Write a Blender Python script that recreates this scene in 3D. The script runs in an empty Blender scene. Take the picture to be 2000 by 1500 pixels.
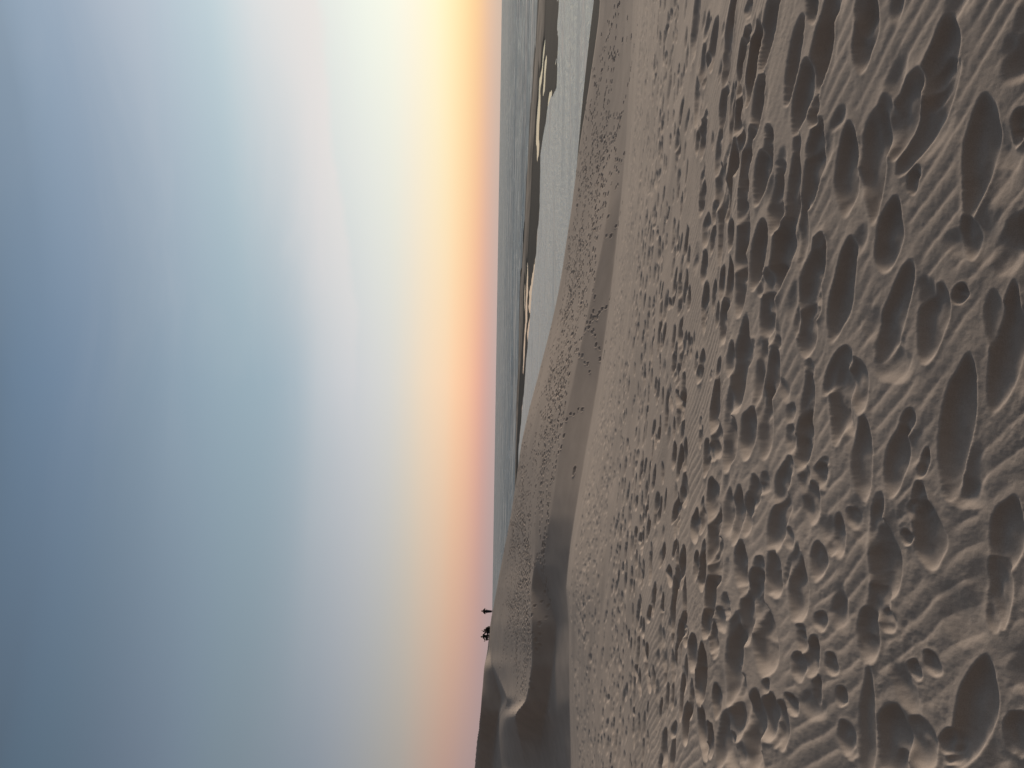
import bpy, math, random
import numpy as np
from mathutils import Vector, Matrix

rng = np.random.default_rng(7)
random.seed(7)
S = bpy.context.scene
COL = S.collection
F = 1502.0                     # focal length in pixels of the 2000 x 1500 photograph
SEA_Z = -20.0                  # the eye stands at the origin, the sea twenty metres below

# ------------------------------------------------------------------ camera
TH = math.radians(0.905)       # small tilt of the horizon
PITCH = math.atan(32.0 / F)
fw = Vector((0, math.cos(PITCH), -math.sin(PITCH)))
dn = Vector((0, -math.sin(PITCH), -math.cos(PITCH)))
rt = Vector((1, 0, 0))
axr = rt * math.cos(TH) - dn * math.sin(TH)     # right of the upright picture
axd = rt * math.sin(TH) + dn * math.cos(TH)     # down of the upright picture
cam_d = bpy.data.cameras.new("camera")
cam = bpy.data.objects.new("camera", cam_d)
COL.objects.link(cam)
# the photograph was taken with the phone held on its side: world down is picture right
M = Matrix((axd, axr, -fw)).transposed()
cam.matrix_world = M.to_4x4()
cam_d.sensor_fit = 'HORIZONTAL'
cam_d.sensor_width = 36.0
cam_d.lens = 36.0 * F / 2000.0
cam_d.clip_start = 0.05
cam_d.clip_end = 200000.0
S.camera = cam

def vh(u):
    return 968.0 + 0.0158 * (u - 750.0)

# ------------------------------------------------------------------ noise
_R = rng.random((512, 512)).astype(np.float32)
def vnoise(x, y):
    xi = np.floor(x); yi = np.floor(y)
    fx = (x - xi).astype(np.float32); fy = (y - yi).astype(np.float32)
    fx = fx * fx * fx * (fx * (fx * 6 - 15) + 10); fy = fy * fy * fy * (fy * (fy * 6 - 15) + 10)
    xi = xi.astype(np.int64) & 511; yi = yi.astype(np.int64) & 511
    x1 = (xi + 1) & 511; y1 = (yi + 1) & 511
    a = _R[yi, xi]; b = _R[yi, x1]; c = _R[y1, xi]; d = _R[y1, x1]
    return (a + (b - a) * fx) * (1 - fy) + (c + (d - c) * fx) * fy
def fbm(x, y, oct=4, gain=0.5):
    s = 0; a = 1.0; t = 0
    for k in range(oct):
        s = s + a * (vnoise(x * 2 ** k + 17.3 * k, y * 2 ** k + 41.7 * k) - 0.5)
        t += a; a *= gain
    return s / t * 2
def sstep(a, b, x):
    t = np.clip((x - a) / (b - a), 0, 1)
    return t * t * (3 - 2 * t)

# ------------------------------------------------------------------ terrain shape
PA, PB, PH = 0.092, 0.056, 1.40
def plane(x, y):
    """near slope: falls away from the viewer and to the right, flattened close by to darken the near sand"""
    yc = np.clip(y, -30, 60)
    g = 4.0 + 1.1 * np.logaddexp(0, (yc - 4.0) / 1.1)
    k = -0.15 + 1.15 * sstep(1.0, 8, yc)
    shade_tilt = 0.13 * 1.1 * np.logaddexp(0, (4.5 - np.maximum(yc, -4)) / 1.1)      # tilt added to darken the sand at the viewer's feet
    return -(PH + PA * g + shade_tilt + PB * k * np.clip(x, -40, 40))

# per column: near edge, floor, slip base, slip top, far edge of the top, second base, skyline   (distance, picture height)
CO = {
 0: [(38,1122),(53,1115),(72,1054),(83,1028),(132,964),(134,961),(139,926)],
 60: [(38,1121),(52,1114),(69,1058),(77,1014),(128,968),(130,965),(135,932)],
 105: [(38,1120),(51,1113),(62,1064),(66,1004),(112,978),(117,974),(123,938)],
 130: [(38,1119),(50,1113),(60,1071),(63,1027),(82,993),(117,981),(122,940)],
 200: [(38,1118),(49.5,1112),(57.4,1081),(60,1039),(114,964),(119,959),(124,945.5)],
 225: [(38,1117),(49.5,1112),(57.4,1084),(60,1039),(116,965),(124.5,958),(128,951)],
 280: [(38,1116),(50,1112),(57,1089),(59.5,1039),(110,969),(122,962),(130,957)],
 350: [(38,1115),(50.5,1106),(59.2,1066),(61,1038),(96,985),(108,975),(115,970)],
 393: [(38,1118),(49.5,1110),(60,1046),(60.6,1042),(92,993),(102,982),(107.6,978)],
 430: [(39,1122),(48.5,1114),(56,1065),(60.4,1044),(87,1000),(96,990),(101,985)],
 500: [(40,1132),(47,1124),(53,1076),(60.5,1046),(77,1013),(85,1004),(90,1000)],
 650: [(42,1158),(47.5,1150),(53,1098),(61,1060),(70,1036),(76,1026),(81,1020)],
 750: [(42,1176),(48,1168),(53,1118),(60,1089),(68,1064),(76,1053),(81,1047)],
 900: [(43,1197),(48,1190),(52,1150),(58.5,1129),(66,1108),(73,1096),(78,1087)],
 1050: [(44,1213),(49,1207),(51,1182),(57,1157),(64,1133),(69,1121),(74,1111)],
 1200:[(45,1230),(49,1222),(53,1203),(57,1185),(62,1161),(68,1140),(72,1130)],
 1350:[(45,1238),(49,1231),(53,1214),(57,1197),(61,1180),(65,1164),(68,1154)],
 1500:[(45,1246),(49,1238),(53,1224),(56,1212),(59,1198),(62,1186),(65,1176)],
}
KU = np.array(sorted(CO)); KN = np.array([CO[k] for k in sorted(CO)], float)
def interp_cols(us):
    out = np.zeros((len(us), 7, 2))
    for k in range(7):
        for j in range(2):
            out[:, k, j] = np.interp(us, KU, KN[:, k, j])
    return out
UC = np.linspace(0, 1500, 301)
kn = interp_cols(UC)
def gsm(a, s, axis=0):
    n = int(s * 3) + 1
    w = np.exp(-0.5 * (np.arange(-n, n + 1) / s) ** 2); w /= w.sum()
    p = [(0, 0)] * a.ndim; p[axis] = (n, n)
    b = np.pad(a, p, mode='edge')
    o = np.zeros_like(a)
    for i, wi in enumerate(w):
        sl = [slice(None)] * a.ndim; sl[axis] = slice(i, i + a.shape[axis])
        o += wi * b[tuple(sl)]
    return o
kn = gsm(kn, 1.6, 0)
_w = sstep(430, 520, UC)[:, None, None]; kn = kn * (1 - _w) + gsm(kn, 8.0, 0) * _w
LAG_FAR_V = [(620,1013),(660,1017),(740,1024),(800,1028),(860,1035),(930,1040),(960,1044),(1020,1050),(1100,1054),(1200,1056),(1230,1060),(1285,1070),(1310,1078),(1330,1087),(1400,1090),(1500,1092)]
SPIT_FAR_V = [(620,1007),(700,1008),(800,1012),(940,1014.5),(1000,1020),(1100,1025),(1200,1031),(1300,1036),(1400,1043),(1500,1050)]
def y_of_v(us, tab):
    t = np.array(tab, float)
    v = np.interp(us, t[:, 0], t[:, 1])
    uu = np.maximum(us, 620)
    return -SEA_Z * F / (v - vh(uu))
Y_LF = y_of_v(UC, LAG_FAR_V); Y_SF = y_of_v(UC, SPIT_FAR_V)
Y_SF = np.maximum(Y_SF, Y_LF + 60)
Y_NS = np.interp(UC, [0, 900, 1200, 1300, 1400, 1500], [222, 215, 196, 187, 177, 167])

YG = np.concatenate([np.arange(0, 260, 0.25), np.arange(260, 1100, 2.0), np.geomspace(1100, 90000, 60)])
NU = 1040
ZT = np.zeros((len(UC), len(YG)), np.float64)
for i, u in enumerate(UC):
    xs = np.arange(0, 16.1, 1.0)
    ys = list(xs); zs = list(plane(xs * (u - 750) / F, xs))
    for (y, v) in kn[i]:
        ys.append(y); zs.append(-y * (v - vh(u)) / F)
    yt, zt = ys[-1], zs[-1]
    yn = Y_NS[i]; YM = 1.0 / (0.42 / Y_LF[i] + 0.58 / Y_SF[i])
    yb = max(min(yt + 42, yn - 25), yt + 20)
    ys += [yt + 1.5, yt + 4, yb, yn - 32, yn - 12, yn, yn + 16, Y_LF[i] - 10, Y_LF[i], YM - 6, YM + 4, 0.4 * YM + 0.6 * Y_SF[i], Y_SF[i], Y_SF[i] + 25, 2500, 90000]
    zs += [zt - 0.1, zt - 1.0, -18.4, -19.5, -19.75, -20.0, -20.7, -20.6, -20.0, -19.78, -19.45, -19.3, -20.0, -20.9, -27, -27]
    ZT[i] = np.interp(YG, ys, zs)
zu = ZT[:, :NU]
z1 = gsm(zu, 12.0, 1); z2 = gsm(zu, 0.6, 1)
yy = YG[:NU]
edge = kn[:, 0, 0][:, None]
wn = sstep(edge - 9, edge - 2, yy[None, :])
ZT[:, :NU] = z1 * (1 - wn) + z2 * wn
def base_z(X, Y):
    Yc = np.maximum(Y, 0.01)
    u = np.clip(750 + F * X / Yc, 0, 1499.99)
    fu = u / 5.0; iu = np.minimum(fu.astype(np.int64), len(UC) - 2); tu = fu - iu
    Yq = np.clip(Y, 0, 89999)
    iy = np.clip(np.searchsorted(YG, Yq, side='right') - 1, 0, len(YG) - 2)
    ty = (Yq - YG[iy]) / (YG[iy + 1] - YG[iy])
    a = ZT[iu, iy] * (1 - ty) + ZT[iu, iy + 1] * ty
    b = ZT[iu + 1, iy] * (1 - ty) + ZT[iu + 1, iy + 1] * ty
    z = a * (1 - tu) + b * tu
    w = sstep(10, 16, Y)
    return plane(X, np.clip(Y, -40, 60)) * (1 - w) + z * w

# ------------------------------------------------------------------ polar sheet
q = np.concatenate([np.arange(1030, 280, -1.3), np.arange(280, 43, -0.55)])
R = np.concatenate([np.geomspace(0.22, 1.88, 30), 1952.0 / q, np.arange(45.5, 137, 0.12), np.linspace(137.5, 260, 90),
                    np.geomspace(262, 1000, 170), np.geomspace(1050, 80000, 26)])
az_in = np.arange(-28.6, 28.6, 0.0475)
az_o = np.concatenate([np.arange(29.1, 62, 0.8), np.arange(64, 180.1, 4.0)])
AZ = np.radians(np.concatenate([-az_o[::-1][1:], az_in, az_o]))   # -180 .. 180, the seam is behind the viewer
AZ[0] = -math.pi + 1e-6
NRW, NCL = len(R), len(AZ)
X = (R[:, None] * np.sin(AZ)[None, :])
Y = (R[:, None] * np.cos(AZ)[None, :])
Z = base_z(X, Y)

# broad unevenness of the sand
near = 1 - sstep(34, 46, Y)
Z += near * sstep(1.0, 8, R)[:, None] * 0.07 * fbm(X * 0.35 + 3, Y * 0.35, 3)
Z += near * 0.009 * fbm(X * 1.9 + 8, Y * 1.9, 3)
Z += (1 - near) * (1 - sstep(150, 175, Y)) * sstep(46, 56, Y) * (0.06 * fbm(X * 0.16, Y * 0.16, 4))
# sand spit relief far out
spit = sstep(200, 240, Y) * (1 - sstep(900, 1200, Y))
Z += spit * (0.13 * fbm(X * 0.02, Y * 0.012, 4) + 0.07 * fbm(X * 0.12 + 7, Y * 0.03, 3))

# wind ripples
wx = X + 0.09 * fbm(X * 1.1, Y * 1.1, 3); wy = Y + 0.09 * fbm(X * 1.1 + 50, Y * 1.1 + 9, 3)
lam = 0.104
ph = (wx * 0.83 + wy * 0.56 - 0.012 * X * np.clip(Y, 0, 22)) / lam + 0.4 * fbm(X * 0.8, Y * 0.8, 2)
rip = (ph - np.floor(ph))
rip = np.where(rip < 0.66, rip / 0.66, (1 - rip) / 0.34)          # long windward side, short lee side
rip = np.sin(0.5 * np.pi * rip) ** 0.9
amp = 0.0068 * (1 - 0.45 * sstep(5, 14, Y)) * sstep(-0.35, 0.15, fbm(X * 0.55 + 90, Y * 0.55, 3) + 0.10 * np.minimum(Y - 2.5, 3))
RIP = (rip - 0.5) * amp * (1 - sstep(22, 34, Y)) * (Y > 0)
del wx, wy, ph

# ------------------------------------------------------------------ footprints
def ray(u, v):
    d = fw * F + axr * (u - 750) + axd * (v - 1000)
    return d
def ground_pt(xi, yi):
    d = ray(1500 - yi, xi)
    # iterate onto the terrain
    t = 1e-3
    x, y, z = d
    t = PH / max(1e-6, (-z - PA * y - PB * x))
    for _ in range(12):
        gz = float(base_z(np.array([x * t]), np.array([y * t]))[0])
        t2 = gz / z
        if t2 <= 0: break
        t = 0.5 * t + 0.5 * t2
    return x * t, y * t
smooth = np.zeros_like(Z, dtype=np.float32)      # 1 where a pit has wiped the ripples

def stamp(cx, cy, la, lb, ang, depth, rim=0.22, seed=0, toe=0.0, soft=0.0):
    """one footprint: a pit with a pushed-up rim, half lengths la / lb, long axis at ang"""
    r = math.hypot(cx, cy); a = math.atan2(cx, cy)
    ext = max(la, lb) * 1.75
    i0 = np.searchsorted(R, r - ext); i1 = np.searchsorted(R, r + ext)
    da = ext / r
    j0 = np.searchsorted(AZ, a - da); j1 = np.searchsorted(AZ, a + da)
    if i1 - i0 < 2 or j1 - j0 < 2: return
    sl = (slice(i0, i1), slice(j0, j1))
    dx = X[sl] - cx; dy = Y[sl] - cy
    ca, sa = math.cos(ang), math.sin(ang)
    p = (dx * ca + dy * sa) / la; s = (-dx * sa + dy * ca) / lb
    s = s * (1 + toe * p)
    th = np.arctan2(s, p)
    rs = np.random.default_rng(seed)
    f1, f2, f3 = rs.random(3) * 6.28
    wob = 1 + 0.07 * np.sin(2 * th + f1) + 0.06 * np.sin(3 * th + f2) + 0.035 * np.sin(5 * th + f3)
    s = s / (1 - 0.30 * np.clip(p * p, 0, 1))             # heel and toe are narrower than the tread
    rho = (np.abs(p) ** 2.1 + np.abs(s) ** 2.1) ** (1 / 2.1) / wob
    base = float(base_z(np.array([cx]), np.array([cy]))[0])
    gx = float(base_z(np.array([cx + .05]), np.array([cy]))[0] - base) / .05
    gy = float(base_z(np.array([cx]), np.array([cy + .05]))[0] - base) / .05
    flat = base + gx * dx + gy * dy
    Zs = Z[sl]
    rimh = rim * depth
    loc = 0.5 * flat + 0.5 * (Zs - 0.0)
    inside = rho < 1
    hump = (0.12 + 0.25 * rs.random()) * depth * np.exp(-((p - 0.5 * (rs.random() - .5)) / 0.28) ** 2)
    # the wall away from the light has slumped and is gentler than the one towards it
    away = np.clip(-(dx * 0.8 + dy * 0.55) / np.maximum(np.hypot(dx, dy), 1e-6), -1, 1)
    ex = 4.4 - 1.6 * np.clip(away, 0, 1)
    tgt = loc + rimh - (depth + rimh) * (1 - np.clip(rho, 0, 1) ** ex) + hump * (1 - rho).clip(0)
    tgt = tgt + 0.10 * depth * fbm(X[sl] * 14 + seed, Y[sl] * 14, 2)
    out = rimh * np.clip((1.62 - rho) / 0.62, 0, 1) ** 2 * (1 + 0.5 * np.sin(th + f2))
    if soft: tgt = Zs - depth * (1 - np.clip(rho, 0, 1) ** 2) ** 1.5
    Zn = np.where(inside, np.minimum(Zs + rimh * 0.5, tgt), Zs + out * (rho < 1.62) * (0 if soft else 1))
    Z[sl] = Zn
    sm = smooth[sl]
    smooth[sl] = np.maximum(sm, np.where(inside, 1.0 - soft, 0.96 * np.clip((1.7 - rho) / 0.45, 0, 1)) if not soft else np.where(inside, .6 * (1 - rho).clip(0), 0))

# read off the photograph: the two ends of each print along its length (picture x, y) and its width
TR = """1848 48 1829 165 60;1782 150 1750 288 56;1856 150 1772 312 46;1926 208 1902 382 60;1711 228 1706 395 46;1658 260 1652 395 38
1698 -10 1690 112 38;1625 10 1605 150 30;1783 335 1782 375 20;1995 215 1990 270 30
1748 405 1727 512 48;1661 493 1630 638 42;1768 542 1722 686 45;1836 565 1805 690 52;1878 558 1872 590 30;1977 592 1950 772 58
1890 430 1900 490 36;1995 425 1990 490 30;1664 708 1684 790 36;1642 722 1635 838 42;1655 685 1612 755 28;1882 728 1855 925 66
1686 832 1678 962 40;1758 852 1740 950 42;1780 805 1762 850 24;1796 945 1795 1000 28;1805 990 1818 1092 62;1728 1040 1722 1155 58
1768 1035 1768 1062 24;1718 978 1698 1060 24;1635 1013 1634 1075 30;1668 995 1660 1025 26;1600 905 1602 945 28;1975 985 1955 1100 62
1950 1090 1955 1200 48;1808 880 1798 925 18;1600 1070 1606 1110 24;1722 1150 1705 1195 40
1690 1195 1700 1275 42;1732 1192 1728 1230 32;1785 1292 1782 1322 26;1822 1280 1815 1310 36;1926 1312 1880 1465 64;1800 1412 1795 1482 64
1850 1430 1865 1470 48;1752 1390 1735 1500 52;1697 1335 1692 1500 28;1652 1412 1656 1465 30;1995 1395 1985 1465 40;1628 1285 1622 1310 24
1648 1345 1642 1372 18;1600 1195 1604 1228 24
1356 0 1354 85 14;1392 45 1390 122 14;1432 0 1412 158 18;1466 0 1462 32 14;1467 50 1462 80 12;1478 75 1468 180 20;1450 85 1442 175 16
1512 0 1500 112 30;1572 48 1545 178 20;1582 128 1562 245 26;1622 30 1598 165 30;1600 0 1588 30 20;1640 0 1622 40 20;1598 185 1592 235 18
1605 243 1590 310 26;1495 155 1477 250 20;1447 180 1438 262 16;1415 175 1402 250 15;1432 175 1424 270 10;1404 254 1396 310 14
1447 250 1440 330 17;1470 258 1462 320 17;1512 258 1500 305 15;1374 85 1362 165 12;1378 110 1374 160 9;1354 160 1358 240 9;1372 235 1364 300 12
1360 250 1356 300 7;1562 262 1560 300 12;1378 30 1374 75 10;1420 160 1416 185 12
1402 290 1392 335 16;1405 325 1395 400 16;1370 350 1362 415 11;1376 418 1370 478 15;1390 440 1382 490 10;1410 340 1402 500 14;1430 310 1418 420 16
1431 432 1422 482 15;1466 295 1452 355 18;1462 345 1448 420 19;1462 412 1442 520 20;1498 300 1482 385 22;1493 440 1475 542 28;1526 345 1512 440 25
1530 318 1526 345 15;1538 440 1518 555 34;1560 310 1545 435 22;1574 390 1566 500 16;1600 295 1580 390 28;1603 480 1570 598 36;1598 550 1594 590 18
1455 515 1440 600 22;1426 510 1420 600 13;1410 522 1402 580 11;1372 490 1366 550 11;1376 560 1368 620 15;1505 578 1490 650 30;1502 530 1496 570 16
1490 540 1482 575 10;1392 550 1388 600 8
1372 600 1368 645 11;1414 600 1404 660 20;1398 595 1394 635 9;1455 645 1432 790 27;1428 672 1420 730 14;1464 670 1460 710 10;1403 702 1396 745 11
1384 724 1382 742 7;1400 748 1388 830 19;1424 770 1414 845 13;1492 665 1478 772 18;1514 692 1500 775 22;1518 657 1516 680 10;1498 770 1492 880 22
1580 595 1570 690 32;1580 705 1575 740 16;1575 742 1568 850 26;1572 810 1562 900 34;1543 788 1536 825 17;1540 830 1540 878 18;1468 808 1455 880 28
1430 822 1418 905 26;1402 830 1395 890 20;1382 865 1374 915 15;1368 840 1362 865 9;1366 818 1362 835 6;1557 600 1555 650 9;1508 635 1500 665 14
1356 690 1354 725 8;1370 690 1362 735 11
1395 942 1388 1010 24;1424 957 1420 1035 14;1443 958 1436 1045 20;1462 970 1456 1035 17;1472 934 1476 985 18;1494 928 1490 960 16;1528 915 1518 985 24
1542 895 1534 925 18;1568 910 1570 962 19;1602 905 1598 945 20;1588 955 1576 1010 36;1402 993 1390 1080 19;1530 980 1505 1060 28;1538 1032 1536 1068 20
1359 1000 1356 1055 17;1373 988 1370 1035 11;1450 1068 1446 1140 21;1408 1068 1394 1125 22;1379 1076 1372 1145 13;1364 1082 1360 1122 12
1506 1088 1516 1155 28;1485 1128 1468 1190 30;1458 1165 1458 1250 22;1562 1100 1554 1200 34;1598 1062 1592 1125 28;1538 1092 1532 1140 6
1395 1134 1386 1205 19;1420 1165 1418 1195 16
1384 1195 1382 1242 13;1398 1218 1394 1265 13;1412 1195 1408 1225 18;1356 1250 1352 1305 18;1378 1266 1370 1362 18;1445 1228 1428 1350 26
1498 1203 1492 1300 46;1570 1238 1566 1265 20;1560 1280 1565 1322 27;1592 1250 1584 1312 24;1498 1328 1495 1350 11;1455 1332 1438 1430 24
1478 1368 1470 1482 31;1510 1366 1495 1430 26;1550 1360 1548 1388 24;1531 1375 1528 1450 24;1402 1340 1400 1394 13;1598 1325 1598 1370 13
1372 1385 1374 1462 16;1386 1420 1392 1470 16;1418 1405 1408 1482 15;1432 1443 1426 1500 32;1488 1475 1484 1500 10;1353 1345 1351 1395 8"""
prints = []
for tok in TR.replace("\n", ";").split(";"):
    x0, y0, x1, y1, w = map(float, tok.split())
    a = ground_pt(x0, y0); b = ground_pt(x1, y1)
    cxi, cyi = 0.5 * (x0 + x1), 0.5 * (y0 + y1)
    c = ground_pt(cxi, cyi); e = ground_pt(cxi - w / 2, cyi); f = ground_pt(cxi + w / 2, cyi)
    L = math.hypot(b[0] - a[0], b[1] - a[1]); W = math.hypot(e[0] - f[0], e[1] - f[1])
    ang = math.atan2(b[1] - a[1], b[0] - a[0])
    prints.append((c[0], c[1], L / 2, W / 2, ang))
# farther prints, walked out in tracks over the slope
def in_traced(x, y):
    u = 750 + F * x / y
    zz = -(PH + PA * y + PB * x)
    v = vh(u) - zz / y * F
    return v > 1345
def track(x, y, h, n, sl=0.68):
    side = 1
    for k in range(n):
        px = x + 0.13 * side * -math.sin(h) + random.gauss(0, .04); py = y + 0.13 * side * math.cos(h) + random.gauss(0, .04)
        far.append((px, py, h + random.gauss(0, .15)))
        side = -side
        h += random.gauss(0, 0.06)
        x += sl * math.cos(h); y += sl * math.sin(h)
far = []
for k in range(330):
    y = 7.5 + 37 * random.random() ** 0.8
    x = (random.random() - .5) * 1.15 * y
    track(x, y, random.choice([0, math.pi, random.uniform(-.9, .5), random.uniform(2.3, 3.6)]) + random.gauss(0, .2), random.randint(5, 16), random.uniform(.55, .8))
for k in range(1500):
    y = 7 + 37 * random.random() ** 0.75
    x = (random.random() - .5) * 1.1 * y
    if fbm(np.array([x * .18]), np.array([y * .18]), 2)[0] > -0.15:
        far.append((x, y, random.uniform(0, 6.28)))
for (y0, dx) in ((31, .25), (33.5, .2), (32, .2), (27, .4)):          # the trodden line just before the edge
    x = -2
    while x < 15:
        far.append((x, y0 - 0.22 * x + random.gauss(0, .35), random.gauss(-.2, .3)))
        x += random.uniform(.2, .2 + dx)
for k in range(230):      # old prints, half filled again by the wind
    y = 1.9 + 10 * random.random() ** 1.3; x = (random.random() - .5) * 1.15 * y
    la = random.uniform(.12, .2)
    stamp(x, y, la, la * random.uniform(.5, .9), random.uniform(0, 6.28), random.uniform(.012, .03), 0.1, 5000 + k, 0, 0.5)
n = 0
for (x, y, h) in far:
    if y < 6 or y > 46 or in_traced(x, y): continue
    if y > 17 and random.random() < .4: continue
    la = random.uniform(.15, .25); lb = la * random.uniform(.38, .65)
    if random.random() < .7: h = random.gauss(0, .4)
    stamp(x, y, la, lb, h, random.uniform(.045, .075), 0.04, n, random.uniform(-.2, .2)); n += 1
for k, (cx, cy, la, lb, ang) in enumerate(prints):
    m = min(la, lb)
    cx -= 0.05 * la; dp = min(0.084, max(0.028, 0.42 * m))
    r2 = random.Random(k)
    sgn = r2.choice((-1, 1))
    qx = cx + math.cos(ang) * la * sgn * r2.uniform(.5, 1.0) + math.sin(ang) * lb * r2.uniform(-.8, .8)
    qy = cy + math.sin(ang) * la * sgn * r2.uniform(.5, 1.0) - math.cos(ang) * lb * r2.uniform(-.8, .8)
    if r2.random() < .5: stamp(qx, qy, la * r2.uniform(.7, 1.0), lb * r2.uniform(.6, 1.0), ang + r2.gauss(0, .15), dp * r2.uniform(.45, .75), 0.22, 3000 + k)
    stamp(cx, cy, la * 1.38, lb * 1.06, ang, dp, 0.12, 1000 + k, (k % 5 - 2) * 0.06)

# prints on the dunes beyond
def pt_uv(u, v):
    """the farthest-facing dune point seen at picture height v in column u"""
    ys = np.arange(46, 135, 0.25)
    zz = base_z(ys * (u - 750) / F, ys)
    vv = vh(u) - zz / ys * F
    k = np.argmin(np.abs(vv - v))
    return ys[k] * (u - 750) / F, ys[k]
far = []
def scatter(n, u0, u1, va, vb, tr=0.5):
    for _ in range(n):
        u = random.uniform(u0, u1); t = random.random()
        v = (1 - t) * (va[0] + (va[1] - va[0]) * (u - u0) / (u1 - u0)) + t * (vb[0] + (vb[1] - vb[0]) * (u - u0) / (u1 - u0))
        x, y = pt_uv(u, v)
        if random.random() < tr: track(x, y, random.uniform(0, 6.28), random.randint(4, 14), .75)
        else: far.append((x, y, random.uniform(0, 6.28)))
scatter(75, 150, 420, (1005, 985), (1036, 1036), .6)
scatter(60, 250, 420, (962, 985), (1030, 1036), .6)
scatter(50, 380, 640, (985, 1022), (1040, 1052), .6)
scatter(130, 400, 800, (1046, 1075), (1062, 1105), .4)
scatter(170, 640, 1000, (1050, 1108), (1100, 1150), .5)
scatter(240, 850, 1250, (1092, 1140), (1170, 1205), .5)
scatter(220, 1100, 1500, (1125, 1180), (1205, 1240), .5)
for _ in range(26):      # walkers' trails up to the people on the crest
    u = random.uniform(250, 560); x, y = pt_uv(u, 1036)
    h = math.atan2(134 - y, -18 - x) + random.gauss(0, .25)
    track(x, y, h, random.randint(20, 60), .8)
for k, (x, y, h) in enumerate(far):
    if y < 46 or y > 135: continue
    la = random.uniform(.16, .26); lb = la * random.uniform(.6, .9)
    stamp(x, y, la, lb, h, random.uniform(.05, .09), 0.3, k)
for (u, v, s) in ((570, 1110, .5), (560, 1120, .45), (545, 1112, .4), (530, 1122, .5), (515, 1105, .4), (500, 1116, .5), (490, 1126, .45), (582, 1122, .45), (470, 1118, .5), (510, 1128, .4), (455, 1122, .45), (540, 1126, .4)):
    x, y = pt_uv(u, v)
    stamp(x, y, s * .75, s * .6, random.uniform(0, 3), .11, .3, int(u))

Z += RIP * (1 - smooth)
# loose sand cannot keep a knife edge: ease every crest over a grain-bed's width
i9 = int(np.searchsorted(R, 45))
for _ in range(2):
    A = Z[:i9].copy(); A[1:-1] = (Z[:i9 - 2] + 2 * Z[1:i9 - 1] + Z[2:i9]) / 4; Z[:i9] = A
    A = Z[:i9].copy(); A[:, 1:-1] = (Z[:i9, :-2] + 2 * Z[:i9, 1:-1] + Z[:i9, 2:]) / 4; Z[:i9] = A
del A
# small crumbs and crust
crumb = sstep(0.18, 0.5, fbm(X * 1.1 + 200, Y * 1.1 + 31, 3)) * (1 - 0.7 * smooth)
Z += near * (Y > 0) * (1 - sstep(9, 16, Y)) * (crumb * 0.0032 * fbm(X * 26, Y * 26, 3) + 0.0016 * fbm(X * 34 + 5, Y * 34, 3))

# tide pools: long hollows in the spit that reach below the water
def spot_at(v, u):
    y = -SEA_Z * F / (v - vh(u)); return (u - 750) / F * y, y
for (u0, v0, u1, v1, hw) in [(a_, b_, c_, d_, e_ * 1.35) for (a_, b_, c_, d_, e_) in ((1405, 1063, 1345, 1057, 9), (1345, 1056, 1285, 1051, 15), (1285, 1051, 1235, 1051, 9), (1240, 1049, 1215, 1052, 8), (1375, 1066, 1330, 1062, 8),
                             (1310, 1076, 1275, 1069, 5), (985, 1030, 930, 1030, 8), (930, 1029, 860, 1027, 9), (858, 1026, 780, 1022, 10), (960, 1026, 900, 1024, 7))]:
    a = spot_at(v0, u0); b = spot_at(v1, u1)
    ax, ay = a; bx, by = b
    L2 = (bx - ax) ** 2 + (by - ay) ** 2
    t = np.clip(((X - ax) * (bx - ax) + (Y - ay) * (by - ay)) / L2, 0, 1)
    d = np.hypot((X - ax - t * (bx - ax)) * 2.0, Y - ay - t * (by - ay))
    wdt = hw * (0.35 + 0.65 * np.sin(np.pi * np.clip(t, .06, .94))) * (1 + 0.5 * fbm(X * 0.08, Y * 0.05, 2))
    Z -= 0.95 * np.exp(-(d / np.maximum(wdt, 1)) ** 2) * (Y > 200)

# ------------------------------------------------------------------ materials
def new_mat(name):
    m = bpy.data.materials.new(name); m.use_nodes = True
    nt = m.node_tree; b = nt.nodes["Principled BSDF"]
    return m, nt, b
def N(nt, t, **kw):
    n = nt.nodes.new(t)
    for k, v in kw.items():
        if k == 'inp':
            for a, c in v.items(): n.inputs[a].default_value = c
        else: setattr(n, k, v)
    return n
def lin(c):
    return tuple(((x / 255) / 12.92 if x <= 10 else (((x / 255) + .055) / 1.055) ** 2.4) for x in c)

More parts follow.
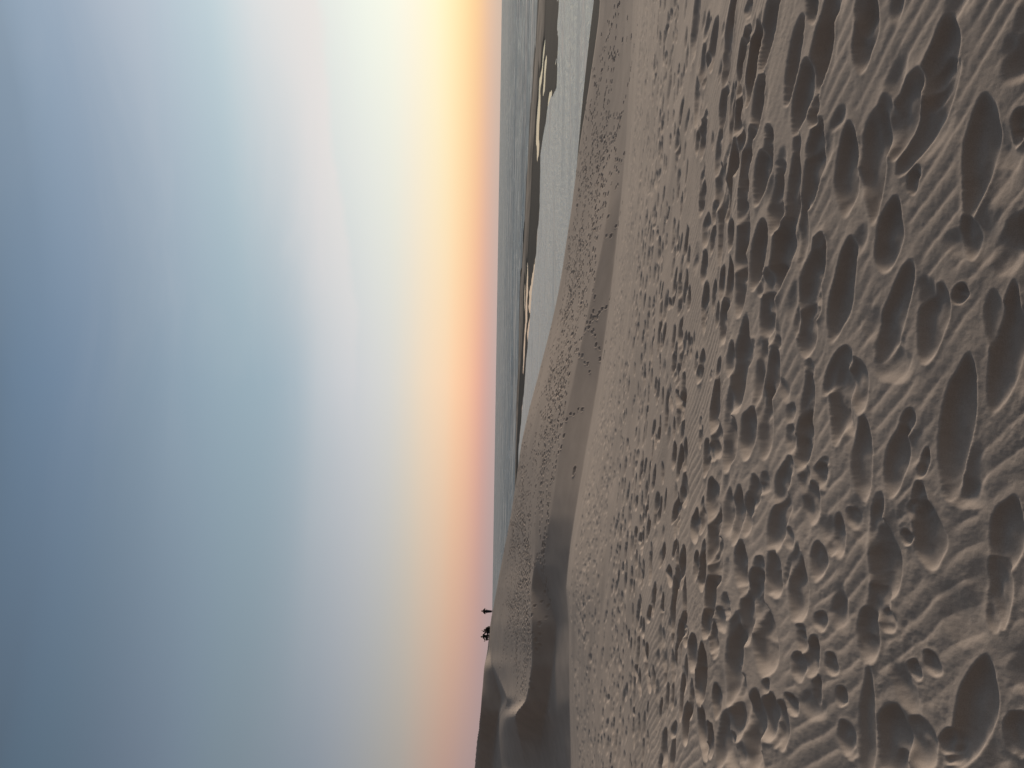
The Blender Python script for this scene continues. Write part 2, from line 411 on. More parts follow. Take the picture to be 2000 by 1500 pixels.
def sand_mat(name, col, wet=False):
    m, nt, b = new_mat(name)
    L = nt.links
    geo = N(nt, 'ShaderNodeNewGeometry')
    n1 = N(nt, 'ShaderNodeTexNoise', inp={'Scale': 0.6, 'Detail': 5.0})
    n2 = N(nt, 'ShaderNodeTexNoise', inp={'Scale': 190.0, 'Detail': 2.0})
    n3 = N(nt, 'ShaderNodeTexNoise', inp={'Scale': 420.0, 'Detail': 1.0})
    for n_ in (n1, n2, n3): L.new(geo.outputs['Position'], n_.inputs['Vector'])
    r1 = N(nt, 'ShaderNodeValToRGB')
    r1.color_ramp.elements[0].position = .3; r1.color_ramp.elements[1].position = .7
    r1.color_ramp.elements[0].color = (*[c * .93 for c in col], 1); r1.color_ramp.elements[1].color = (*[c * 1.06 for c in col], 1)
    L.new(n1.outputs['Fac'], r1.inputs['Fac'])
    mr = N(nt, 'ShaderNodeMapRange', inp={'From Min': .3, 'From Max': .7, 'To Min': .78, 'To Max': 1.22})
    L.new(n3.outputs['Fac'], mr.inputs['Value'])
    mu = N(nt, 'ShaderNodeMix', data_type='RGBA', blend_type='MULTIPLY', inp={0: 1.0})
    L.new(r1.outputs['Color'], mu.inputs[6]); L.new(mr.outputs['Result'], mu.inputs[7])
    colout = mu.outputs[2]
    if wet:      # sand darkens and shines where the tide has soaked it
        sx = N(nt, 'ShaderNodeSeparateXYZ'); L.new(geo.outputs['Position'], sx.inputs[0])
        nz = N(nt, 'ShaderNodeTexNoise', inp={'Scale': 0.03, 'Detail': 4.0}); L.new(geo.outputs['Position'], nz.inputs['Vector'])
        ad = N(nt, 'ShaderNodeMath', operation='MULTIPLY_ADD', inp={1: 0.5, 2: 0.0}); L.new(nz.outputs['Fac'], ad.inputs[0])
        su = N(nt, 'ShaderNodeMath', operation='SUBTRACT'); L.new(sx.outputs['Z'], su.inputs[0]); L.new(ad.outputs[0], su.inputs[1])
        wr = N(nt, 'ShaderNodeMapRange', inp={'From Min': SEA_Z + .14, 'From Max': SEA_Z + .42, 'To Min': 1.0, 'To Max': 0.0})
        L.new(su.outputs[0], wr.inputs['Value'])
        mw = N(nt, 'ShaderNodeMix', data_type='RGBA'); L.new(wr.outputs['Result'], mw.inputs[0]); L.new(colout, mw.inputs[6])
        mw.inputs[7].default_value = (.025, .027, .028, 1)
        colout = mw.outputs[2]
    L.new(colout, b.inputs['Base Color'])
    b.inputs['Roughness'].default_value = .95
    b.inputs['Specular IOR Level'].default_value = .15
    bp = N(nt, 'ShaderNodeBump', inp={'Strength': .35, 'Distance': .002})
    L.new(n2.outputs['Fac'], bp.inputs['Height']); L.new(bp.outputs['Normal'], b.inputs['Normal'])
    return m
M_SAND = sand_mat("sand", (.405, .346, .303))
M_BEACH = sand_mat("beach_sand", (.36, .31, .265), wet=True)

# ------------------------------------------------------------------ mesh helpers
def grid_mesh(name, P, quads, mat):
    used = np.unique(quads)
    remap = np.full(len(P), -1, np.int64); remap[used] = np.arange(len(used))
    P = P[used]; quads = remap[quads]
    me = bpy.data.meshes.new(name)
    me.vertices.add(len(P)); me.vertices.foreach_set("co", P.astype(np.float32).ravel())
    nf = len(quads)
    me.loops.add(nf * 4); me.loops.foreach_set("vertex_index", quads.astype(np.int32).ravel())
    me.polygons.add(nf)
    me.polygons.foreach_set("loop_start", np.arange(0, nf * 4, 4, dtype=np.int32))
    me.polygons.foreach_set("loop_total", np.full(nf, 4, np.int32))
    me.polygons.foreach_set("use_smooth", np.ones(nf, bool))
    me.materials.append(mat)
    me.update(calc_edges=True)
    o = bpy.data.objects.new(name, me); COL.objects.link(o)
    return o
def structure(o, label, cat):
    o['kind'] = 'structure'; o['label'] = label; o['category'] = cat
    return o

P = np.stack([X, Y, Z], -1).reshape(-1, 3)
idx = np.arange(NRW * NCL).reshape(NRW, NCL)
Q = np.stack([idx[:-1, :-1], idx[:-1, 1:], idx[1:, 1:], idx[1:, :-1]], -1)
Q = Q[:, :, ::-1]                                        # normals up
uq = np.clip(750 + F * X / np.maximum(Y, .01), 0, 1500)
e1 = np.interp(uq, UC, kn[:, 0, 0]) + 3.0
e2 = np.interp(uq, UC, kn[:, 6, 0]) + 4.5
zone = np.where(Y < e1, 0, np.where(Y < e2, 1, 2))
zq = zone[:-1, :-1]
structure(grid_mesh("sand", P, Q[zq == 0], M_SAND), "trampled rippled sand slope full of footprints in the foreground", "sand")
structure(grid_mesh("dunes", P, Q[zq == 1], M_SAND), "sand dunes with smooth shaded slip faces below the sea horizon", "dune")
structure(grid_mesh("beach", P, Q[zq == 2], M_BEACH), "dark wet sand spit and shore between lagoon and sea", "beach")
del Q

# ------------------------------------------------------------------ water
def water_mat(name, base, rough, sc, stretch, strength, dist, foam=0.0, foam_sc=(.004, .05), fleck=(1.6, .22, 1)):
    m, nt, b = new_mat(name); L = nt.links
    geo = N(nt, 'ShaderNodeNewGeometry')
    mp = N(nt, 'ShaderNodeMapping'); mp.inputs['Scale'].default_value = (sc / stretch, sc, sc)
    mp.inputs['Rotation'].default_value = (0, 0, math.radians(-6))
    L.new(geo.outputs['Position'], mp.inputs['Vector'])
    n1 = N(nt, 'ShaderNodeTexNoise', inp={'Scale': 1.0, 'Detail': 6.0, 'Roughness': .6}); L.new(mp.outputs[0], n1.inputs['Vector'])
    bp = N(nt, 'ShaderNodeBump', inp={'Strength': strength, 'Distance': dist}); L.new(n1.outputs['Fac'], bp.inputs['Height'])
    L.new(bp.outputs['Normal'], b.inputs['Normal'])
    b.inputs['Base Color'].default_value = (*base, 1); b.inputs['Roughness'].default_value = rough
    b.inputs['IOR'].default_value = 1.333
    if foam:
        mp2 = N(nt, 'ShaderNodeMapping'); mp2.inputs['Scale'].default_value = (foam_sc[0], foam_sc[1], 1)
        mp2.inputs['Rotation'].default_value = (0, 0, math.radians(-8))
        L.new(geo.outputs['Position'], mp2.inputs['Vector'])
        n2 = N(nt, 'ShaderNodeTexNoise', inp={'Scale': 1.0, 'Detail': 8.0, 'Roughness': .62}); L.new(mp2.outputs[0], n2.inputs['Vector'])
        mr0 = N(nt, 'ShaderNodeMapRange', inp={'From Min': .50, 'From Max': .66, 'To Min': 0.0, 'To Max': foam}); L.new(n2.outputs['Fac'], mr0.inputs['Value'])
        # drawn-out foam lines; fine flecks paint the glint of ripples into the colour
        mp3 = N(nt, 'ShaderNodeMapping'); mp3.inputs['Scale'].default_value = (foam_sc[0] * .6, foam_sc[1] * .45, 1); mp3.inputs['Location'].default_value = (3.1, 1.7, 0)
        mp3.inputs['Rotation'].default_value = (0, 0, math.radians(-5)); L.new(geo.outputs['Position'], mp3.inputs['Vector'])
        n3 = N(nt, 'ShaderNodeTexNoise', inp={'Scale': 1.0, 'Detail': 3.0, 'Roughness': .45}); L.new(mp3.outputs[0], n3.inputs['Vector'])
        d1 = N(nt, 'ShaderNodeMath', operation='SUBTRACT', inp={1: .5}); L.new(n3.outputs['Fac'], d1.inputs[0])
        d2 = N(nt, 'ShaderNodeMath', operation='ABSOLUTE'); L.new(d1.outputs[0], d2.inputs[0])
        d3 = N(nt, 'ShaderNodeMapRange', interpolation_type='SMOOTHSTEP', inp={'From Min': .005, 'From Max': .024, 'To Min': .85, 'To Max': 0.0}); L.new(d2.outputs[0], d3.inputs['Value'])
        mp4 = N(nt, 'ShaderNodeMapping'); mp4.inputs['Scale'].default_value = fleck; L.new(geo.outputs['Position'], mp4.inputs['Vector'])
        n4 = N(nt, 'ShaderNodeTexNoise', inp={'Scale': 1.0, 'Detail': 3.0, 'Roughness': .7}); L.new(mp4.outputs[0], n4.inputs['Vector'])
        d4 = N(nt, 'ShaderNodeMapRange', inp={'From Min': .38, 'From Max': .72, 'To Min': 0.0, 'To Max': .5}); L.new(n4.outputs['Fac'], d4.inputs['Value'])
        s1 = N(nt, 'ShaderNodeMath', operation='ADD'); L.new(mr0.outputs['Result'], s1.inputs[0]); L.new(d3.outputs['Result'], s1.inputs[1])
        mr = N(nt, 'ShaderNodeMath', operation='ADD', use_clamp=True); L.new(s1.outputs[0], mr.inputs[0]); L.new(d4.outputs['Result'], mr.inputs[1])
        mx = N(nt, 'ShaderNodeMix', data_type='RGBA'); L.new(mr.outputs[0], mx.inputs[0])
        mx.inputs[6].default_value = (*base, 1); mx.inputs[7].default_value = (.85, .84, .80, 1)
        L.new(mx.outputs[2], b.inputs['Base Color'])
        mr2 = N(nt, 'ShaderNodeMapRange', inp={'To Min': rough, 'To Max': .9}); L.new(mr.outputs[0], mr2.inputs['Value']); L.new(mr2.outputs['Result'], b.inputs['Roughness'])
    return m
M_SEA = water_mat("sea_water", (.05, .075, .085), .26, .12, 5.0, .9, 1.5, .7, (.003, .03), (.05, .02, 1))
M_LAG = water_mat("lagoon_water", (.40, .425, .42), .22, 1.0, 2.0, .8, .13, .18, (.010, .09))
M_POOL = water_mat("pool_water", (.12, .11, .105), .16, .5, 2.0, .1, .01)

def strip(name, yfun0, yfun1, rows, mat, power=1.0, wave=None, us=None):
    us = np.concatenate([np.linspace(-1400, -60, 20), np.linspace(-20, 1520, 420), np.linspace(1560, 3200, 24)]) if us is None else us
    uc = np.clip(us, 0, 1500)
    y0 = yfun0(uc); y1 = yfun1(uc)
    t = np.linspace(0, 1, rows)[:, None]
    inv = (1 / y0)[None, :] * (1 - t) + (1 / y1)[None, :] * t
    Yw = 1 / inv
    Xw = Yw * ((us - 750) / F)[None, :]
    Zw = np.full_like(Yw, SEA_Z)
    if wave is not None: Zw += wave(Xw, Yw)
    Pw = np.stack([Xw, Yw, Zw], -1).reshape(-1, 3)
    ix = np.arange(Yw.size).reshape(Yw.shape)
    Qw = np.stack([ix[:-1, :-1], ix[:-1, 1:], ix[1:, 1:], ix[1:, :-1]], -1).reshape(-1, 4)
    return grid_mesh(name, Pw, Qw, mat)
fLF = lambda u: np.interp(u, UC, Y_LF); fSF = lambda u: np.interp(u, UC, Y_SF); fNS = lambda u: np.interp(u, UC, Y_NS)
def swell(x, y):
    w = 1 - sstep(900, 3500, y)
    p = (y + 0.12 * x + 30 * fbm(x * .004, y * .004, 2)) / 46.0
    c = np.cos(2 * np.pi * p)
    return w * 0.75 * (np.clip(c, -.4, 1) ** 1) * (0.4 + 0.9 * vnoise(x * .006 + 4, y * .014)) + w * .12 * fbm(x * .03, y * .09, 3)
structure(strip("sea", lambda u: fSF(u) - 22, lambda u: np.full_like(u, 80000.0), 520, M_SEA, wave=swell), "grey blue sea with low surf lines below the horizon", "sea")
structure(strip("lagoon", lambda u: fNS(u) - 3, lambda u: fLF(u) + 9, 160, M_LAG), "pale wind rippled lagoon between the dunes and the dark spit", "lagoon")
structure(strip("tide_pool_water", lambda u: fLF(u) + 9.01, lambda u: fSF(u) - 22.01, 60, M_POOL), "mirror calm pools left on the dark sand spit", "water")

# ------------------------------------------------------------------ people on the crest
def plain(name, col, rough=.8):
    m, nt, b = new_mat(name)
    n = N(nt, 'ShaderNodeTexNoise', inp={'Scale': 14.0, 'Detail': 4.0})
    r = N(nt, 'ShaderNodeValToRGB')
    r.color_ramp.elements[0].color = (*[c * .8 for c in col], 1); r.color_ramp.elements[1].color = (*[c * 1.2 for c in col], 1)
    nt.links.new(n.outputs['Fac'], r.inputs['Fac']); nt.links.new(r.outputs['Color'], b.inputs['Base Color'])
    b.inputs['Roughness'].default_value = rough
    return m
M_SKIN = plain("skin", (.16, .085, .06), .6); M_BLACK = plain("black_cloth", (.012, .012, .013), .95)
M_NAVY = plain("navy_denim", (.014, .02, .038), .95); M_HAIR = plain("dark_hair", (.01, .008, .007), .7)
M_GREY = plain("charcoal_cloth", (.018, .018, .02), .95); M_SHOE = plain("dark_shoe", (.012, .011, .01), .7)

def skin_obj(name, pts, edges, mat, parent, root=0, sub=2):
    """pts: list of (x, y, z, rx, ry)"""
    me = bpy.data.meshes.new(name)
    me.from_pydata([p[:3] for p in pts], edges, []); me.update()
    o = bpy.data.objects.new(name, me); COL.objects.link(o); o.parent = parent
    md = o.modifiers.new("skin", 'SKIN'); md.use_smooth_shade = True
    sv = me.skin_vertices
    if not sv: me.attributes  # layer is made by the modifier
    for i, p in enumerate(pts):
        me.skin_vertices[0].data[i].radius = (p[3], p[4])
        me.skin_vertices[0].data[i].use_root = (i == root)
    sb = o.modifiers.new("smooth", 'SUBSURF'); sb.levels = sub; sb.render_levels = sub
    me.materials.append(mat)
    return o

def person(J, loc, label, top, bottom, cat="person", rotz=0.0, hair=True, group=None, bare_feet=False, size=1.06):
    """J: joints in metres. chain keys: pelvis chest neck head, sh/el/wr/tip (l, r), hip/kn/an/toe (l, r)"""
    e = bpy.data.objects.new("person", None); COL.objects.link(e)
    e.location = loc; e.rotation_euler = (0, 0, rotz); e.scale = (size, size, size)
    e['label'] = label; e['category'] = cat
    if group: e['group'] = group
    pts = []; ed = []
    V3 = lambda k: Vector(J[k])
    def add(v, r, par=None, r2=None):
        pts.append((v[0], v[1], v[2], r, r2 or r))
        if par is not None: ed.append((par, len(pts) - 1))
        return len(pts) - 1
    pel = add(V3('pelvis'), .135, None, .105)
    ab = add(V3('pelvis').lerp(V3('chest'), .5), .12, pel, .095)
    ch = add(V3('chest'), .15, ab, .105)
    nk = add(V3('neck'), .058, ch)
    hd0 = add(V3('neck').lerp(V3('head'), .55), .07, nk)
    hd = add(V3('head'), .098, hd0, .085)
    hv = (V3('head') - V3('neck')).normalized()
    add(V3('head') + hv * .085, .06, hd)
    fc = Vector(J.get('face', (0, -1, 0))).normalized()
    add(V3('head') + fc * .105 - hv * .01, .014, hd)              # nose
    for s in ('l', 'r'):
        a = add(V3('sh' + s), .062, ch); b = add(V3('el' + s), .043, a); c = add(V3('wr' + s), .028, b)
        d = (V3('tip' + s) - V3('wr' + s)); dl = d.normalized()
        pm = add(V3('wr' + s) + dl * .06, .036, c, .02)
        sd = dl.orthogonal().normalized()
        for k in range(4):                                        # fingers of unequal length
            off = sd * (k - 1.5) * .019
            f1 = add(V3('wr' + s) + dl * .10 + off, .0095, pm)
            add(V3('wr' + s) + dl * (.165 + (.0, .012, .008, -.012)[k]) + off * 1.05 + dl.cross(sd) * .02, .008, f1)
        t1 = add(V3('wr' + s) + dl * .07 + sd * .045, .011, pm); add(V3('wr' + s) + dl * .11 + sd * .06, .009, t1)
        h = add(V3('hip' + s), .095, pel); k_ = add(V3('kn' + s), .06, h); cf = add(V3('kn' + s).lerp(V3('an' + s), .35), .056, k_)
        an = add(V3('an' + s), .038, cf); add(V3('toe' + s), .036, an, .026)
    skin_obj("body", pts, ed, M_SKIN, e)
    # clothing follows the same bones, a little larger
    def cloth(name, chains, mat):
        P_, E_, seen = [], [], {}
        for chn in chains:
            pr = None
            for (v, r, r2) in chn:
                key = tuple(round(c, 4) for c in v)
                if key not in seen:
                    seen[key] = len(P_); P_.append((v[0], v[1], v[2], r * 1.45, r2 * 1.45))
                if pr is not None and pr != seen[key]: E_.append((pr, seen[key]))
                pr = seen[key]
        return skin_obj(name, P_, E_, mat, e)
    pelv, chs = V3('pelvis'), V3('chest')
    mid = pelv.lerp(chs, .5)
    sh = [[(pelv, .15, .12), (mid, .142, .118), (chs, .168, .125), (V3('neck').lerp(chs, .35), .075, .07)]]
    tr = []
    for s in ('l', 'r'):
        sh.append([(chs, .168, .125), (V3('sh' + s), .08, .08), (V3('el' + s), .058, .058), (V3('el' + s).lerp(V3('wr' + s), .92), .042, .042)])
        tr.append([(pelv - Vector((0, 0, .01)), .15, .125), (V3('hip' + s), .11, .11), (V3('kn' + s), .075, .075), (V3('kn' + s).lerp(V3('an' + s), .9), .056, .056)])
    cloth("shirt", sh, top); cloth("trousers", tr, bottom)
    if hair:
        H = [(V3('head') + hv * .02 - fc * .03, .104, .10), (V3('head') + hv * .085 - fc * .015, .075, .075)]
        skin_obj("hair", [(*H[0][0], H[0][1], H[0][2]), (*H[1][0], H[1][1], H[1][2]), (*(V3('head') - hv * .07 - fc * .07), .06, .05)], [(0, 1), (0, 2)], M_HAIR, e)
    if not bare_feet:
        for s in ('l', 'r'):
            a, t = V3('an' + s), V3('toe' + s)
            skin_obj("shoe", [(a.x, a.y, a.z - .02, .05, .045), (*a.lerp(t, .5), .052, .04), (*t, .046, .032)], [(0, 1), (1, 2)], M_SHOE, e)
    return e

def crest(u):
    """the skyline point of the dune in column u"""
    ys = np.arange(60, 150, .1); zz = base_z(ys * (u - 750) / F, ys)
    k = int(np.argmax(zz / ys)); return Vector((ys[k] * (u - 750) / F, ys[k], 0))
def zat(x, y):
    i = np.clip(np.searchsorted(R, math.hypot(x, y)), 1, NRW - 1); a = math.atan2(x, y); j = np.clip(np.searchsorted(AZ, a), 1, NCL - 1)
    return float(Z[i - 1:i + 1, j - 1:j + 1].mean())
def put(u, back=0.0):
    c = crest(u); c.y -= back; c.x = c.y * (u - 750) / F
    c.z = zat(c.x, c.y); return c

standing = dict(pelvis=(0, 0, .93), chest=(.0, .01, 1.27), neck=(.02, .0, 1.45), head=(.05, -.02, 1.60), face=(.1, 1, 0),
    shl=(-.19, .0, 1.38), ell=(-.43, .06, 1.14), wrl=(-.20, .27, 1.16), tipl=(-.1, .34, 1.22),
    shr=(.20, .0, 1.38), elr=(.41, .06, 1.17), wrr=(.20, .27, 1.20), tipr=(.1, .34, 1.24),
    hipl=(-.09, 0, .88), knl=(-.10, .02, .48), anl=(-.08, 0, .07), toel=(-.11, .14, .03),
    hipr=(.09, 0, .88), knr=(.07, .02, .48), anr=(.06, 0, .07), toer=(.09, .14, .03))
person(standing, put(305.5, 0.6), "person standing alone upright with both elbows bent out, dark top and blue jeans", M_BLACK, M_NAVY)

hunched = dict(pelvis=(.08, 0, .14), chest=(-.05, -.02, .44), neck=(-.14, -.02, .56), head=(-.22, -.03, .66), face=(-1, -.1, -.4),
    shl=(-.08, -.18, .50), ell=(-.24, -.24, .30), wrl=(-.42, -.14, .34), tipl=(-.5, -.1, .34),
    shr=(-.06, .17, .50), elr=(-.22, .22, .30), wrr=(-.42, .12, .34), tipr=(-.5, .08, .34),
    hipl=(.02, -.1, .13), knl=(-.36, -.14, .40), anl=(-.58, -.12, .07), toel=(-.70, -.12, .03),
    hipr=(.02, .1, .13), knr=(-.34, .14, .42), anr=(-.50, .14, .07), toer=(-.63, .14, .03))
person(hunched, put(273, 0.5), "person sitting hunched with bowed head, nearest of the low group to the standing person", M_BLACK, M_BLACK, size=1.2)

leaning = dict(pelvis=(.02, 0, .14), chest=(.0, -.02, .46), neck=(.10, -.03, .60), head=(.18, -.04, .70), face=(1, -.2, .1),
    shl=(-.12, -.08, .52), ell=(-.02, -.20, .74), wrl=(.12, -.22, .98), tipl=(.2, -.22, 1.12),
    shr=(.08, .16, .50), elr=(.28, .22, .32), wrr=(.44, .14, .16), tipr=(.52, .12, .10),
    hipl=(-.02, -.1, .13), knl=(-.40, -.16, .30), anl=(-.72, -.12, .07), toel=(-.78, -.1, .18),
    hipr=(-.02, .1, .13), knr=(-.36, .16, .36), anr=(-.66, .14, .07), toer=(-.72, .14, .18))
person(leaning, put(266.5, 0.6), "person sitting on the sand with one arm stretched up, between two crouching people", M_GREY, M_NAVY, size=1.2)

crouch = dict(pelvis=(-.05, 0, .40), chest=(.06, -.02, .72), neck=(.0, -.02, .90), head=(-.06, -.03, 1.04), face=(-.6, -.8, -.2),
    shl=(-.14, -.1, .84), ell=(-.34, -.24, .60), wrl=(-.60, -.2, .58), tipl=(-.68, -.2, .74),
    shr=(.22, .08, .82), elr=(.40, .0, .62), wrr=(.54, -.1, .44), tipr=(.62, -.12, .36),
    hipl=(-.10, -.1, .36), knl=(-.50, -.18, .40), anl=(-.34, -.14, .07), toel=(-.50, -.16, .03),
    hipr=(-.05, .1, .36), knr=(-.44, .18, .44), anr=(-.20, .14, .07), toer=(-.36, .16, .03))
person(crouch, put(256.5, 0.7), "crouching person with one hand held up, tallest and leftmost of the low group", M_BLACK, M_BLACK, size=1.2)

# ------------------------------------------------------------------ sky
SUN_AZ, SUN_EL = math.radians(52), math.radians(10)
W = bpy.data.worlds.new("World"); S.world = W; W.use_nodes = True
nt = W.node_tree; nt.nodes.clear(); L = nt.links
out = N(nt, 'ShaderNodeOutputWorld'); bg = N(nt, 'ShaderNodeBackground'); L.new(bg.outputs[0], out.inputs[0])
tc = N(nt, 'ShaderNodeTexCoord'); sp = N(nt, 'ShaderNodeSeparateXYZ'); L.new(tc.outputs['Generated'], sp.inputs[0])
def ramp(stops, ref, fdist, zen, gain=1.0):
    r = N(nt, 'ShaderNodeValToRGB'); cr = r.color_ramp; cr.interpolation = 'B_SPLINE'
    pts = []
    for v, c in stops:
        el = math.atan((ref - v) / fdist); pts.append((max(0.0, math.sin(el)), tuple(k * gain for k in lin(c))))
    pts.append((1.0, tuple(k * gain for k in lin(zen))))
    pts.sort(key=lambda p: p[0])
    while len(cr.elements) < len(pts): cr.elements.new(1.0)
    for e, (p, c) in zip(cr.elements, pts):
        e.position = p
    for e, (p, c) in zip(cr.elements, pts):
        e.position = p; e.color = (*c, 1)
    L.new(sp.outputs['Z'], r.inputs['Fac'])
    return r
RIGHT = [(0,(143,163,182)),(120,(152,168,186)),(200,(163,177,192)),(300,(182,193,205)),(400,(188,206,213)),(450,(202,214,218)),(500,(218,220,221)),(600,(226,227,223)),(625,(224,230,225)),(700,(238,243,232)),(760,(244,246,230)),(800,(250,243,225)),(850,(253,245,208)),(880,(253,238,189)),(910,(251,221,166)),(935,(247,200,150)),(955,(224,188,164)),(980,(198,180,168))]
CENT = [(0,(102,124,146)),(100,(111,132,155)),(190,(120,139,160)),(260,(128,146,163)),(350,(140,159,175)),(450,(150,170,182)),(520,(153,173,185)),(580,(167,182,192)),(620,(186,194,200)),(700,(205,206,209)),(760,(212,212,208)),(800,(226,214,197)),(830,(238,216,190)),(870,(247,213,179)),(890,(251,204,165)),(912,(246,193,158)),(930,(233,175,152)),(945,(212,165,155)),(967,(188,168,165))]
LEFT = [(0,(86,104,122)),(100,(90,109,125)),(200,(98,113,130)),(300,(110,124,140)),(360,(115,130,145)),(420,(120,135,146)),(500,(125,138,148)),(600,(136,145,156)),(660,(146,151,158)),(720,(156,156,156)),(780,(166,159,152)),(810,(174,157,147)),(840,(180,154,141)),(870,(182,149,137)),(900,(173,146,141)),(956,(158,142,146))]
BACK = [(200,(86,81,79)),(500,(102,93,87)),(750,(118,104,96)),(860,(122,106,97)),(930,(106,96,92)),(968,(96,91,89))]
rR = ramp(RIGHT, 980, 1679, (84, 81, 80)); rC = ramp(CENT, 967, 1502, (80, 78, 77)); rL = ramp(LEFT, 956, 1679, (76, 75, 75))
rG = ramp(RIGHT, 980, 1679, (84, 81, 80), 1.35); rB = ramp(BACK, 968, 1600, (78, 75, 73))
at = N(nt, 'ShaderNodeMath', operation='ARCTAN2'); L.new(sp.outputs['X'], at.inputs[0]); L.new(sp.outputs['Y'], at.inputs[1])
def blend(a, b, lo, hi):
    mr = N(nt, 'ShaderNodeMapRange', inp={'From Min': math.radians(lo), 'From Max': math.radians(hi)}); L.new(at.outputs[0], mr.inputs['Value'])
    mx = N(nt, 'ShaderNodeMix', data_type='RGBA'); L.new(mr.outputs['Result'], mx.inputs[0]); L.new(a, mx.inputs[6]); L.new(b, mx.inputs[7])
    return mx.outputs[2]
c = blend(rB.outputs[0], rL.outputs[0], -110, -26.5)
c = blend(c, rC.outputs[0], -26.5, 0)
c = blend(c, rR.outputs[0], 0, 26.5)
c = blend(c, rG.outputs[0], 26.5, 45)
c = blend(c, rB.outputs[0], 55, 130)
# thin drawn-out cloud, pinkish, in long level streaks
mp = N(nt, 'ShaderNodeMapping'); mp.inputs['Scale'].default_value = (1.6, 1.6, 9.0); L.new(tc.outputs['Generated'], mp.inputs['Vector'])
cn = N(nt, 'ShaderNodeTexNoise', inp={'Scale': 1.7, 'Detail': 7.0, 'Roughness': .55, 'Distortion': .6}); L.new(mp.outputs[0], cn.inputs['Vector'])
cr_ = N(nt, 'ShaderNodeMapRange', interpolation_type='SMOOTHSTEP', inp={'From Min': .40, 'From Max': .70, 'To Min': 0.0, 'To Max': .22}); L.new(cn.outputs['Fac'], cr_.inputs['Value'])
el = N(nt, 'ShaderNodeValToRGB'); ee = el.color_ramp.elements
ee[0].position = .10; ee[0].color = (0, 0, 0, 1); ee[1].position = .20; ee[1].color = (1, 1, 1, 1)
for p_, v_ in ((.26, .8), (.32, .2), (.40, .3), (.55, .12), (1, 0)):
    k_ = ee.new(p_); k_.color = (v_, v_, v_, 1)
L.new(sp.outputs['Z'], el.inputs['Fac'])
am = N(nt, 'ShaderNodeMapRange', interpolation_type='SMOOTHSTEP', inp={'From Min': math.radians(-16), 'From Max': math.radians(12)}); L.new(at.outputs[0], am.inputs['Value'])
m1 = N(nt, 'ShaderNodeMath', operation='MULTIPLY'); L.new(cr_.outputs['Result'], m1.inputs[0]); L.new(el.outputs['Color'], m1.inputs[1])
m2 = N(nt, 'ShaderNodeMath', operation='MULTIPLY'); L.new(m1.outputs[0], m2.inputs[0]); L.new(am.outputs['Result'], m2.inputs[1])
cm = N(nt, 'ShaderNodeMix', data_type='RGBA'); L.new(m2.outputs[0], cm.inputs[0]); L.new(c, cm.inputs[6]); cm.inputs[7].default_value = (*lin((232, 224, 222)), 1)
# one flat sheet of it with a firm lower edge
w1 = N(nt, 'ShaderNodeTexNoise', inp={'Scale': 5.0, 'Detail': 6.0, 'Roughness': .5}); L.new(tc.outputs['Generated'], w1.inputs['Vector'])
we = N(nt, 'ShaderNodeMath', operation='MULTIPLY_ADD', inp={1: 0.075, 2: -0.0375}); L.new(w1.outputs['Fac'], we.inputs[0])
wz = N(nt, 'ShaderNodeMath', operation='ADD'); L.new(sp.outputs['Z'], wz.inputs[0]); L.new(we.outputs[0], wz.inputs[1])
az_ = N(nt, 'ShaderNodeMath', operation='MULTIPLY_ADD', inp={1: -0.045, 2: 0.0}); L.new(at.outputs[0], az_.inputs[0])
wy = N(nt, 'ShaderNodeMath', operation='ADD'); L.new(wz.outputs[0], wy.inputs[0]); L.new(az_.outputs[0], wy.inputs[1])
lo = N(nt, 'ShaderNodeMapRange', interpolation_type='SMOOTHSTEP', inp={'From Min': .178, 'From Max': .190}); L.new(wy.outputs[0], lo.inputs['Value'])
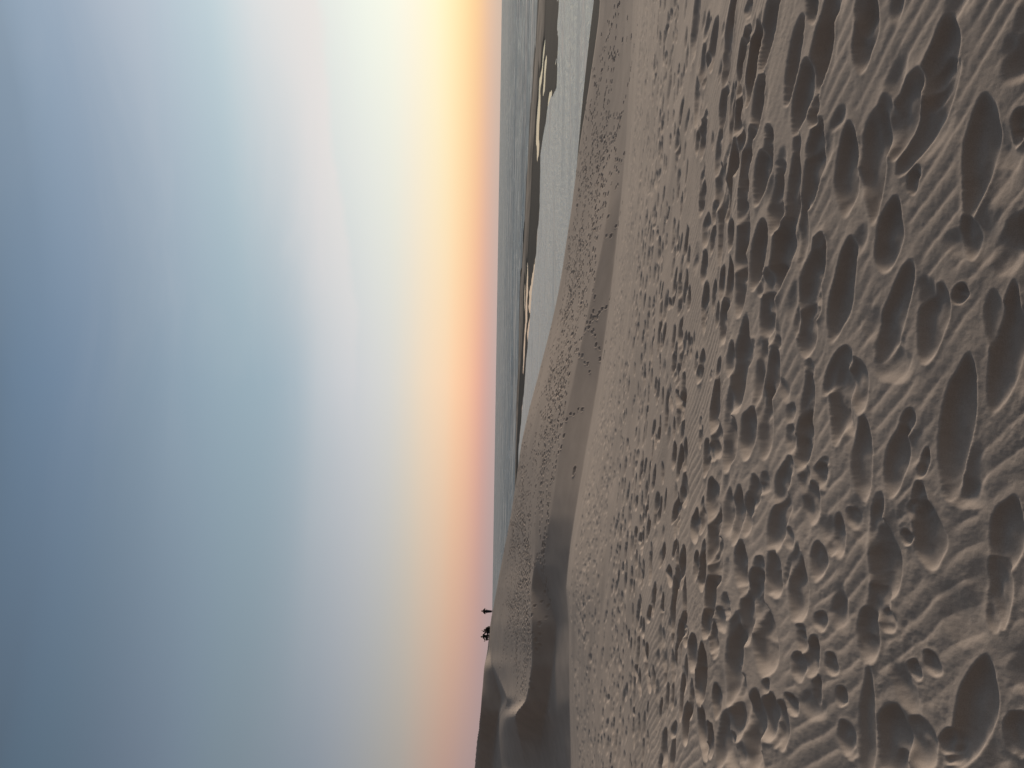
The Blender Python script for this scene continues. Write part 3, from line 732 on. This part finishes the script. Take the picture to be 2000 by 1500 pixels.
hi = N(nt, 'ShaderNodeMapRange', interpolation_type='SMOOTHSTEP', inp={'From Min': .19, 'From Max': .265, 'To Min': 1.0, 'To Max': 0.0}); L.new(wy.outputs[0], hi.inputs['Value'])
a2 = N(nt, 'ShaderNodeMapRange', interpolation_type='SMOOTHSTEP', inp={'From Min': math.radians(-7), 'From Max': math.radians(16)}); L.new(at.outputs[0], a2.inputs['Value'])
k1 = N(nt, 'ShaderNodeMath', operation='MULTIPLY'); L.new(lo.outputs['Result'], k1.inputs[0]); L.new(hi.outputs['Result'], k1.inputs[1])
k2 = N(nt, 'ShaderNodeMath', operation='MULTIPLY'); L.new(k1.outputs[0], k2.inputs[0]); L.new(a2.outputs['Result'], k2.inputs[1])
k3 = N(nt, 'ShaderNodeMath', operation='MULTIPLY', inp={1: 0.42}); L.new(k2.outputs[0], k3.inputs[0])
cm2 = N(nt, 'ShaderNodeMix', data_type='RGBA'); L.new(k3.outputs[0], cm2.inputs[0]); L.new(cm.outputs[2], cm2.inputs[6]); cm2.inputs[7].default_value = (*lin((234, 222, 219)), 1)
sk = N(nt, 'ShaderNodeTexSky'); sk.sky_type = 'NISHITA'; sk.sun_disc = False; sk.sun_elevation = SUN_EL; sk.sun_rotation = SUN_AZ
ad = N(nt, 'ShaderNodeMix', data_type='RGBA', blend_type='ADD', inp={0: 0.004}); L.new(cm2.outputs[2], ad.inputs[6]); L.new(sk.outputs[0], ad.inputs[7])
L.new(ad.outputs[2], bg.inputs['Color']); bg.inputs['Strength'].default_value = 1.0

# ------------------------------------------------------------------ low veiled sun, right of the picture
sd = bpy.data.lights.new("sun", 'SUN'); sd.energy = 2.85; sd.angle = math.radians(13); sd.color = (1.0, .825, .65)
so = bpy.data.objects.new("sun", sd); COL.objects.link(so)
sv = Vector((math.sin(SUN_AZ) * math.cos(SUN_EL), math.cos(SUN_AZ) * math.cos(SUN_EL), math.sin(SUN_EL)))
so.rotation_euler = (-sv).to_track_quat('-Z', 'Y').to_euler()

S.view_settings.view_transform = 'Standard'; S.view_settings.look = 'None'
S.view_settings.exposure = 0; S.view_settings.gamma = 1
